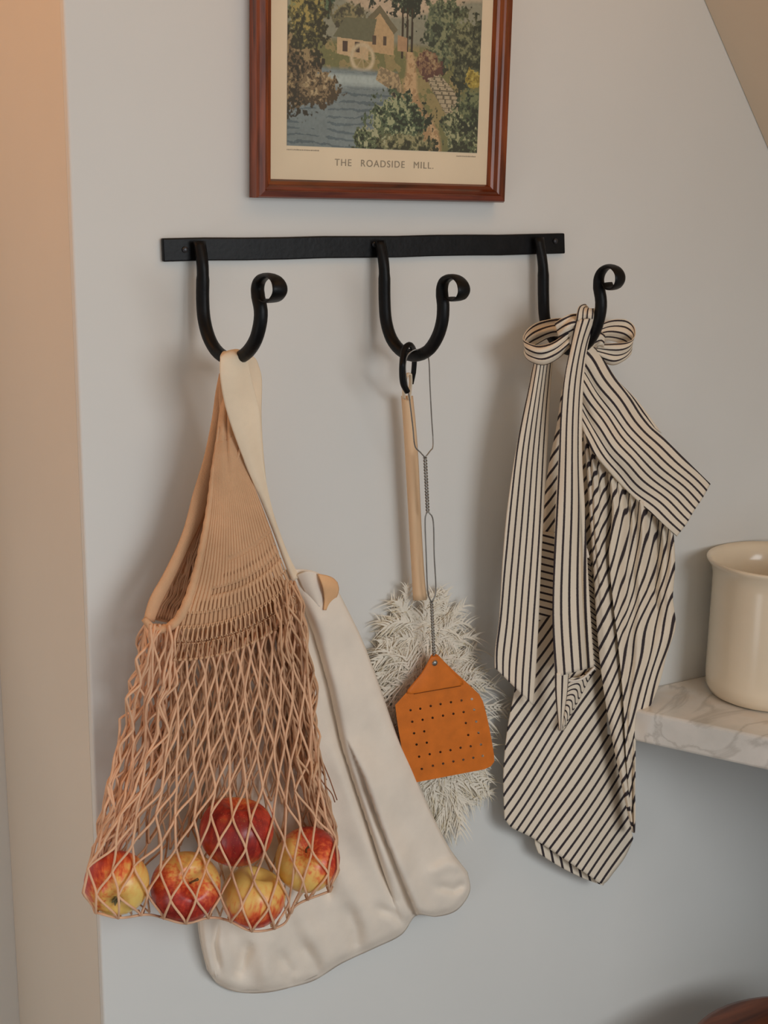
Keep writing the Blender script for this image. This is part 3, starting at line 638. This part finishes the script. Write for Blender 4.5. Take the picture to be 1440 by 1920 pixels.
b = MB(); rp = crv([(410, 800), (400, 880), (392, 950), (380, 1020), (366, 1080), (350, 1130), (330, 1166), (304, 1180), (284, 1176), (270, 1160)], 60)
b.tube(P(rp[:, 0], rp[:, 1], np.interp(np.arange(60), [0, 45, 60], [.074, .084, .070])), np.interp(np.arange(60), [0, 12, 34, 50, 60], [.0008, .0024, .0034, .0048, .003])*(1+.10*np.sin(np.arange(60)*1.9)), 10); b.build('rolled_rim', M['knit'], nb)
b = MB(); rp = crv([(452, 838), (442, 866), (428, 900), (418, 925)], 20); b.tube(P(rp[:, 0], rp[:, 1], np.full(20, .0800)), .0016, 8); b.build('neck_seam', M['knit'], nb)
b = MB()
for pl in ([(582, 1398), (600, 1420), (616, 1455), (632, 1500)], [(590, 1440), (606, 1468), (622, 1488), (628, 1504)], [(586, 1425), (600, 1440), (612, 1462)]):
    rp = crv(pl, 16); b.tube(P(rp[:, 0], rp[:, 1], np.full(16, .070)), .0007, 5)
b.build('loose_threads', M['thread'], nb)
b = MB(); rp = crv([(420, 664), (421, 700), (424, 760)], 12)
sheet('handle', [(414, 676), (412, 700), (410, 735), (412, 770)], [(452, 676), (448, 710), (440, 760), (436, 800)], lambda s, v, x, y: .066+.002*np.sin(s*4), M['knit'], nb, T=[(414, 676), (425, 668), (440, 668), (452, 676)], nu=10, nv=24, thick=.002)

# ------------------------------------------------------------------ s-hook, duster, fly swatter
sh_ = MB(); rp = crv([(773, 720), (776, 692), (777, 664), (772, 649), (765, 647), (757, 658), (754, 690), (756, 718), (764, 735)], 50)
sh_.tube(P(rp[:, 0], rp[:, 1], np.interp(np.arange(50), [0, 14, 22, 34, 50], [.030, .034, .062, .074, .070])), np.interp(np.arange(50), [0, 6, 44, 50], [.0015, .0028, .0034, .0030]), 10)
o = sh_.build('s_hook', M['iron']); tag(o, 'small black iron s-hook looped over the bottom of the middle hook', 's-hook')
du = empty('fluffy_duster', P(770, 735, .03), 'pale wooden duster with a cream feathery head hanging behind the fly swatter', 'duster')
sheet('handle', [(755, 742), (759, 800), (763, 870), (768, 960), (773, 1050), (777, 1125)], [(771, 742), (777, 800), (782, 870), (786, 960), (791, 1050), (797, 1125)],
      lambda s, v, x, y: .022+.006*np.sin(math.pi*s)+0*x, M['stick'], du, nu=9, nv=30, thick=.004)
b = MB(); rp = crv([(757, 746), (758, 725), (762, 706), (768, 700), (770, 712), (769, 730), (767, 748)], 26)
b.tube(P(rp[:, 0], rp[:, 1], np.interp(np.arange(26), [0, 12, 26], [.030, .060, .030])), .0028, 8, True, np.array([0, 1, 0.]), .0012); o = b.build('hanging_loop', M['strap_cloth'], du); o['label'] = 'pale leather hanging loop'
# feather head: clumps of fine barbs round a core
qf = NT('feather'); uvn = qf.n('ShaderNodeUVMap'); uvn.uv_map = 'UVMap'; spx = qf.n('ShaderNodeSeparateXYZ'); qf.l(uvn.outputs[0], spx.inputs[0])
qf.l(qf.ramp(spx.outputs[0], [(.0, alb(184, 176, 162)), (.6, alb(186, 178, 164)), (.88, alb(172, 158, 126)), (1.0, alb(140, 126, 88))]), qf.b.inputs['Base Color'])
qf.b.inputs['Roughness'].default_value = .9; qf.b.inputs['Specular IOR Level'].default_value = .1; M['feather'] = qf.m
core_px = (800, 1330); fv = []; ff = []; fu = []; nvt = 0
def barb(p0, dirn, L_, w_, droop, tip):
    global nvt
    n = 5; side = np.cross(dirn, [0, 1, 0]); side /= np.linalg.norm(side)+1e-9
    for i in range(n+1):
        t = i/n; p = p0+dirn*L_*t+np.array([0, 0, -1])*droop*L_*t*t; ww = w_*(1-t)**.7*(.6+.4*math.sin(math.pi*min(1, t*2+.2)))+.0001
        p[1] = max(min(p[1], -.0015), -.021)
        fv.extend([p-side*ww, p+side*ww]); fu.extend([(t*tip, 0), (t*tip, 1)])
    for i in range(n): a_ = nvt+2*i; ff.append((a_, a_+1, a_+3, a_+2))
    nvt += 2*(n+1)
rg = np.random.default_rng(4)
S_ = .00057
for k in range(420):
    ty = rg.uniform(0, 1); cx, cy = 786+46*ty+rg.normal(0, 26), 1150+ty*350
    ang = rg.uniform(0, 2*math.pi)
    reach = (88+44*math.sin(ty*3.1))*rg.uniform(.6, 1.05)
    c = P(cx, cy, .010); dx, dz = math.cos(ang), math.sin(ang)*.8-.35*(ty)-.05
    out = -rg.uniform(-.10, .12)
    base = np.array([dx, out, dz]); base /= np.linalg.norm(base); Lc = reach*S_*(1.15 if dx < 0 else 1.08)
    tipc = rg.choice([.5, .5, .6, .75, 1.0]); dr_ = rg.uniform(.1, .5)
    for i in range(10):
        t0 = i/10*.75; p0 = c+base*Lc*t0+np.array([0, 0, -1])*dr_*Lc*t0*t0
        for sg in (1, -1):
            sd = np.cross(base, [0, 1, 0]); sd /= np.linalg.norm(sd); dd = base*.9+sd*sg*rg.uniform(.3, .8)+rg.normal(0, .12, 3); dd /= np.linalg.norm(dd)
            barb(p0, dd, Lc*.40*rg.uniform(.7, 1.2), .0013, .3, tipc)
o = mesh('feather_head', fv, ff, M['feather'], du, True, fu); tag(o, 'cream feathers with olive-brown tips', kind='stuff')

fs = empty('fly_swatter', P(790, 665, .06), 'fly swatter with twisted wire handle and orange-tan leather paddle on the middle hook', 'fly swatter')
def twist(a0_, a1_, n_t, amp, ph0=0):
    n = int(n_t*10); t = np.linspace(0, 1, n); ph = t*n_t*math.pi*2/2+ph0
    x = a0_[0]+(a1_[0]-a0_[0])*t+amp*np.cos(ph); y = a0_[1]+(a1_[1]-a0_[1])*t; return x, y, ph
wd = lambda y: np.interp(y, [655, 680, 860, 1230], [.080, .074, .050, .034])
b = MB()
for sgn, pl in ((0, [(797, 858), (788, 848), (778, 836), (774, 800), (768, 750), (762, 712), (760, 685), (765, 666), (777, 656), (788, 657)]), (1, [(788, 657), (798, 662), (804, 675), (806, 720), (809, 780), (812, 834), (806, 846), (797, 858)])):
    rp = crv(pl, 50); dd = wd(rp[:, 1]) + (0 if sgn == 0 else -.012*np.interp(rp[:, 1], [655, 670, 820, 858], [0, 1, 1, 0])); b.tube(P(rp[:, 0], rp[:, 1], dd), .00075, 6)
for ph0 in (0, math.pi):
    x, y, ph = twist((797, 858), (802, 962), 18, 2.6, ph0); b.tube(P(x, y, wd(y)+.0014*np.sin(ph)), .00085, 6)
    x, y, ph = twist((809, 1128), (814, 1236), 20, 2.2, ph0); b.tube(P(x, y, wd(y)+.0012*np.sin(ph)), .0008, 6)
for pl in ([(801, 960), (797, 976), (799, 1040), (802, 1108), (809, 1130)], [(803, 960), (812, 976), (814, 1040), (817, 1108), (809, 1130)]):
    rp = crv(pl, 40); b.tube(P(rp[:, 0], rp[:, 1], wd(rp[:, 1])), .00075, 6)
b.build('wire_handle', M['wire'], fs)
Z6 = lambda p: (660+p[0]/3.693, 1100+p[1]/3.693)
def disc(c, r, n=10): return [(c[0]+r*math.cos(2*math.pi*i/n), c[1]+r*math.sin(2*math.pi*i/n)) for i in range(n)]
outl = [Z6(p) for p in [(545, 478), (562, 462), (592, 470), (628, 508), (700, 578), (790, 660), (878, 742), (906, 792), (930, 880), (952, 980), (970, 1080), (984, 1168), (985, 1212), (962, 1244), (918, 1264), (700, 1306), (430, 1358), (400, 1350), (385, 1330), (350, 1150), (325, 1010), (310, 910), (299, 820), (360, 752), (450, 648), (500, 575)]]
holes = [(405, 855), (473, 845), (545, 826), (613, 813), (685, 800), (758, 788), (830, 778), (417, 935), (489, 922), (558, 908), (630, 893), (702, 880), (773, 868), (846, 852), (430, 1015), (500, 1002), (788, 944), (860, 934), (447, 1093), (518, 1080), (805, 1027), (876, 1012),
         (465, 1177), (538, 1160), (612, 1145), (682, 1132), (752, 1115), (822, 1105), (893, 1093), (483, 1262), (560, 1240), (631, 1225), (702, 1210), (771, 1198), (840, 1185), (905, 1172)]
cu = bpy.data.curves.new('paddle', 'CURVE'); cu.dimensions = '2D'; cu.fill_mode = 'BOTH'; cu.extrude = 1.0
def spl(pts):
    s = cu.splines.new('POLY'); s.points.add(len(pts)-1); s.use_cyclic_u = True
    for q_, p in zip(s.points, pts): q_.co = (p[0], p[1], 0, 1)
spl(outl)
for h_ in holes: spl(disc(Z6(h_), 2.3))
o = bpy.data.objects.new('tmp', cu); COL.objects.link(o); me = bpy.data.meshes.new_from_object(o.evaluated_get(bpy.context.evaluated_depsgraph_get())); bpy.data.objects.remove(o)
pd = lambda x, y: .033
for vt in me.vertices:
    x, y, z = vt.co; vt.co = P(x, y, pd(x, y)+z*.0011)
me.name = 'paddle'; me.materials.clear(); o = link('paddle', me, M['leather'], fs, False); fixn(o); o['label'] = 'orange-tan leather paddle punched with rows of holes'
sheet('folded_flap', [Z6((548, 482)), Z6((480, 600)), Z6((380, 728)), Z6((428, 738))], [Z6((600, 480)), Z6((700, 590)), Z6((770, 660)), Z6((752, 684))], lambda s, v, x, y: .0352+.0015*np.sin(math.pi*s)+0*x, M['leather'], fs, nu=14, nv=16, thick=.0016)
b = MB(); rp = crv([Z6((428, 740)), Z6((590, 712)), Z6((752, 685))], 12); b.tube(P(rp[:, 0], rp[:, 1], np.full(12, .0352)), .0008, 6); b.build('flap_seam', M['stitch'], fs)
b = MB(); c = P(*Z6((572, 528)), .0370); b.tube([c, c+np.array([0, -.0010, 0]), c+np.array([0, -.0022, 0])], [.0036, .0034, .0016], 16); o = b.build('rivet', M['wire'], fs); o['label'] = 'small round metal rivet'

# ------------------------------------------------------------------ apron
ap = empty('striped_apron', P(1080, 640, .06), 'cream and black striped cotton apron tied in a bow on the right hook', 'apron')
S = M['stripe']
P1L = [(1054, 730), (1044, 800), (1028, 880), (1014, 980), (1002, 1080), (986, 1180), (966, 1290), (951, 1370), (944, 1450), (946, 1535)]
P1R = [(1088, 770), (1096, 860), (1104, 960), (1112, 1080), (1120, 1200), (1132, 1300), (1148, 1390), (1167, 1480), (1187, 1572)]
f1 = lambda x, y: (x*.829+y*.559)/14.6+.12*np.sin(y*.02)+.10*np.sin(x*.045+y*.012)
sheet('skirt', P1L, P1R, lambda s, v, x, y: .034+.004*np.sin(s*9+v*3)-.010*np.exp(-((1-s)/.12)**2)-.006*np.exp(-(s/.06)**2), S, ap,
      B=[(946, 1535), (960, 1552), (1000, 1572), (1060, 1612), (1105, 1642), (1130, 1657), (1150, 1636), (1172, 1606), (1187, 1572)], nu=60, nv=120, uvfn=lambda s, v, x, y: f1(x, y))
P2L = [(1092, 790), (1100, 860), (1106, 960), (1114, 1080), (1121, 1200), (1133, 1300), (1149, 1390), (1168, 1480), (1186, 1560)]
P2R = [(1150, 905), (1154, 960), (1148, 1040), (1156, 1135), (1163, 1200), (1172, 1305), (1177, 1420), (1184, 1500), (1189, 1560)]
sheet('skirt_fold', P2L, P2R, lambda s, v, x, y: .052+.0035*np.sin(s*22)*np.exp(-v*7)+.006*np.sin(s*math.pi)-.012*np.exp(-((1-s)/.2)**2), S, ap,
      T=[(1092, 790), (1112, 845), (1132, 880), (1150, 905)], nu=60, nv=110, uvfn=lambda s, v, x, y: (x*.90+y*.40)/14.2+.16*np.sin(s*22)*np.exp(-v*7)+.25*np.sin(y*.018+s*2))
P3L = [(1140, 886), (1148, 960), (1142, 1040), (1150, 1135), (1158, 1200), (1168, 1305), (1174, 1420), (1180, 1500), (1186, 1560)]
P3R = [(1262, 992), (1265, 1060), (1261, 1120), (1266, 1175), (1250, 1225), (1236, 1280), (1216, 1330), (1194, 1375), (1191, 1450), (1191, 1520), (1190, 1562)]
def w3(s, v, x, y): return np.exp(-((y-1190)/70)**2)
sheet('skirt_fold', P3L, P3R, lambda s, v, x, y: .056+.0045*np.sin(s*40+v*6)*np.exp(-v*6)+.008*np.sin(s*15+v*2)*np.clip(1.0-v*1.2, .1, 1)+.005*np.sin(v*9+s*6)*s, S, ap,
      T=[(1140, 886), (1180, 922), (1222, 956), (1262, 992)], nu=130, nv=140, uvfn=lambda s, v, x, y: (x*.955+y*.27)/12.6+.20*np.sin(s*40+v*6)*np.exp(-v*6)+.55*w3(s, v, x, y)*np.sin(x*.035+y*.03)+.2*np.sin(s*15+v*2)*np.clip(1-v*1.3, 0, 1)+.2*np.sin(y*.022))
sheet('waistband', [(1100, 636), (1086, 668), (1088, 700), (1088, 745), (1090, 795)], [(1331, 907), (1316, 934), (1300, 958), (1286, 982), (1268, 1005)],
      lambda s, v, x, y: .074+.005*np.sin(s*9+v*6)*(1-s*.6)+.004*np.sin(v*15-s*5)*(1-s)+.006*np.sin(math.pi*v)-.01*s, S, ap,
      T=[(1100, 636), (1122, 662), (1160, 718), (1205, 775), (1238, 815), (1331, 907)], B=[(1090, 795), (1108, 840), (1132, 872), (1168, 912), (1210, 952), (1268, 1005)],
      nu=100, nv=50, uvfn=lambda s, v, x, y: v*9.0+.16*np.sin(s*9)+.14*np.sin(s*21+v*5)*(1-s*.5)+.3, thick=.0022)
sheet('waistband_back', [(1150, 706), (1165, 740), (1180, 770)], [(1166, 722), (1196, 752), (1240, 812)], lambda s, v, x, y: .056+0*x, S, ap, nu=10, nv=20, uvfn=lambda s, v, x, y: s*2.0)
sheet('hem', [(1003, 1572), (1004, 1584), (1010, 1600)], [(1132, 1655), (1132, 1658), (1130, 1660)], lambda s, v, x, y: .026+0*x, S, ap, B=[(1010, 1600), (1050, 1625), (1090, 1645), (1130, 1660)], nu=40, nv=8, uvfn=lambda s, v, x, y: (x*.97-y*.2)/15)
# pockets
sheet('pocket', [(1010, 995), (1008, 1050), (1006, 1110), (1003, 1168)], [(1046, 1000), (1044, 1060), (1042, 1120), (1040, 1150)], lambda s, v, x, y: .042+.003*np.sin(v*8), S, ap, nu=10, nv=36, uvfn=lambda s, v, x, y: (y-.25*x)/13.5)
sheet('pocket', [(1092, 1010), (1094, 1090), (1100, 1170), (1112, 1258)], [(1104, 1035), (1112, 1110), (1120, 1190), (1124, 1256)], lambda s, v, x, y: .046-.010*s, S, ap, nu=10, nv=46, uvfn=lambda s, v, x, y: (y-.8*x)/9.5)
sheet('pocket', [(1062, 1268), (1060, 1300), (1056, 1335), (1052, 1368)], [(1112, 1254), (1096, 1290), (1076, 1330), (1056, 1370)], lambda s, v, x, y: .044+.005*np.sin(s*4), S, ap,
      T=[(1062, 1268), (1085, 1270), (1112, 1254)], nu=20, nv=30, uvfn=lambda s, v, x, y: (y+10*np.sin(s*4+v*2)+.25*x)/9.0)
b = MB(); rp = crv([(1058, 1272), (1075, 1277), (1095, 1270), (1114, 1252)], 20); b.tube(P(rp[:, 0], rp[:, 1], np.full(20, .050)), .0016, 6); b.build('pocket_edge', M['cream_cloth'], ap); b = MB()
rp = crv([(1092, 1022), (1098, 1030), (1102, 1045)], 8); b.tube(P(rp[:, 0], rp[:, 1], np.full(8, .052)), .0022, 6); b.build('pocket_edge', M['cream_cloth'], ap)
# ties
sheet('tie', [(1002, 672), (990, 735), (968, 840), (952, 950), (943, 1050), (937, 1150), (929, 1215), (928, 1252)], [(1036, 672), (1031, 740), (1026, 840), (1020, 950), (1014, 1060), (1009, 1170), (1004, 1260), (999, 1322)],
      lambda s, v, x, y: .064+.005*np.sin(s*5+v*4)+.006*np.sin(math.pi*s)*(1-v)-.012*v, S, ap, nu=30, nv=110, uvfn=lambda s, v, x, y: s*6.0+.15*np.sin(v*9)+.2)
sheet('tie', [(1080, 600), (1070, 650), (1058, 710), (1051, 780), (1047, 860), (1042, 950), (1038, 1060), (1036, 1160), (1040, 1270)], [(1118, 596), (1102, 645), (1094, 710), (1091, 780), (1091, 860), (1096, 950), (1101, 1060), (1107, 1160), (1113, 1250)],
      lambda s, v, x, y: .098-.030*v+.006*np.sin(math.pi*s)-.010*np.exp(-((s-.8)/.08)**2)*v+.002*np.sin(v*12+s*4), S, ap, nu=34, nv=110, uvfn=lambda s, v, x, y: s*(3.3+1.5*v)+.12*np.sin(v*10)+.35)
sheet('tie', [(1040, 1262), (1041, 1300), (1045, 1340), (1049, 1370)], [(1066, 1262), (1063, 1300), (1057, 1340), (1053, 1370)], lambda s, v, x, y: .068+.003*np.sin(s*3)+0*x, S, ap, nu=10, nv=24, uvfn=lambda s, v, x, y: s*2.1+.35)
ribbon('tie', [((1080, 601, .099), (1118, 597, .099)), ((1082, 584, .100), (1119, 588, .100)), ((1086, 574, .094), (1119, 581, .094)), ((1094, 570, .084), (1120, 579, .084)), ((1100, 574, .072), (1118, 586, .072)), ((1098, 600, .060), (1112, 610, .060)), ((1088, 640, .052), (1104, 650, .052))], 4.2, S, ap, n=26, puff=.003)
ribbon('bow_loop', [((1078, 598, .058), (1068, 634, .058)), ((1045, 597, .044), (1035, 632, .044)), ((1012, 603, .036), (1006, 646, .036)), ((991, 616, .036), (989, 656, .038)), ((981, 632, .048), (983, 664, .050)), ((986, 640, .068), (994, 677, .066)), ((1008, 648, .082), (1020, 684, .078)), ((1036, 642, .088), (1046, 672, .084)), ((1066, 622, .088), (1068, 652, .086))], 3.2, S, ap, n=60, nu=16, puff=.005)
ribbon('bow_loop', [((1118, 612, .052), (1116, 640, .052)), ((1145, 600, .040), (1140, 638, .040)), ((1172, 599, .034), (1166, 645, .034)), ((1188, 610, .040), (1180, 655, .040)), ((1191, 628, .052), (1183, 663, .050)), ((1180, 640, .066), (1168, 677, .062)), ((1152, 644, .074), (1145, 684, .070)), ((1122, 646, .072), (1112, 668, .070))], 4, S, ap, n=60, nu=16, puff=.004)
ribbon('bow_knot', [((1040, 606, .080), (1050, 640, .080)), ((1058, 594, .088), (1066, 632, .090)), ((1076, 588, .090), (1082, 626, .092)), ((1092, 592, .082), (1096, 634, .084)), ((1100, 610, .066), (1102, 650, .070))], 3, S, ap, n=24, nu=14, puff=.006)
ribbon('bow_fold', [((1112, 632, .076), (1108, 652, .078)), ((1124, 622, .080), (1126, 648, .082)), ((1134, 628, .078), (1132, 652, .080))], 2, S, ap, n=16, nu=10, puff=.004)
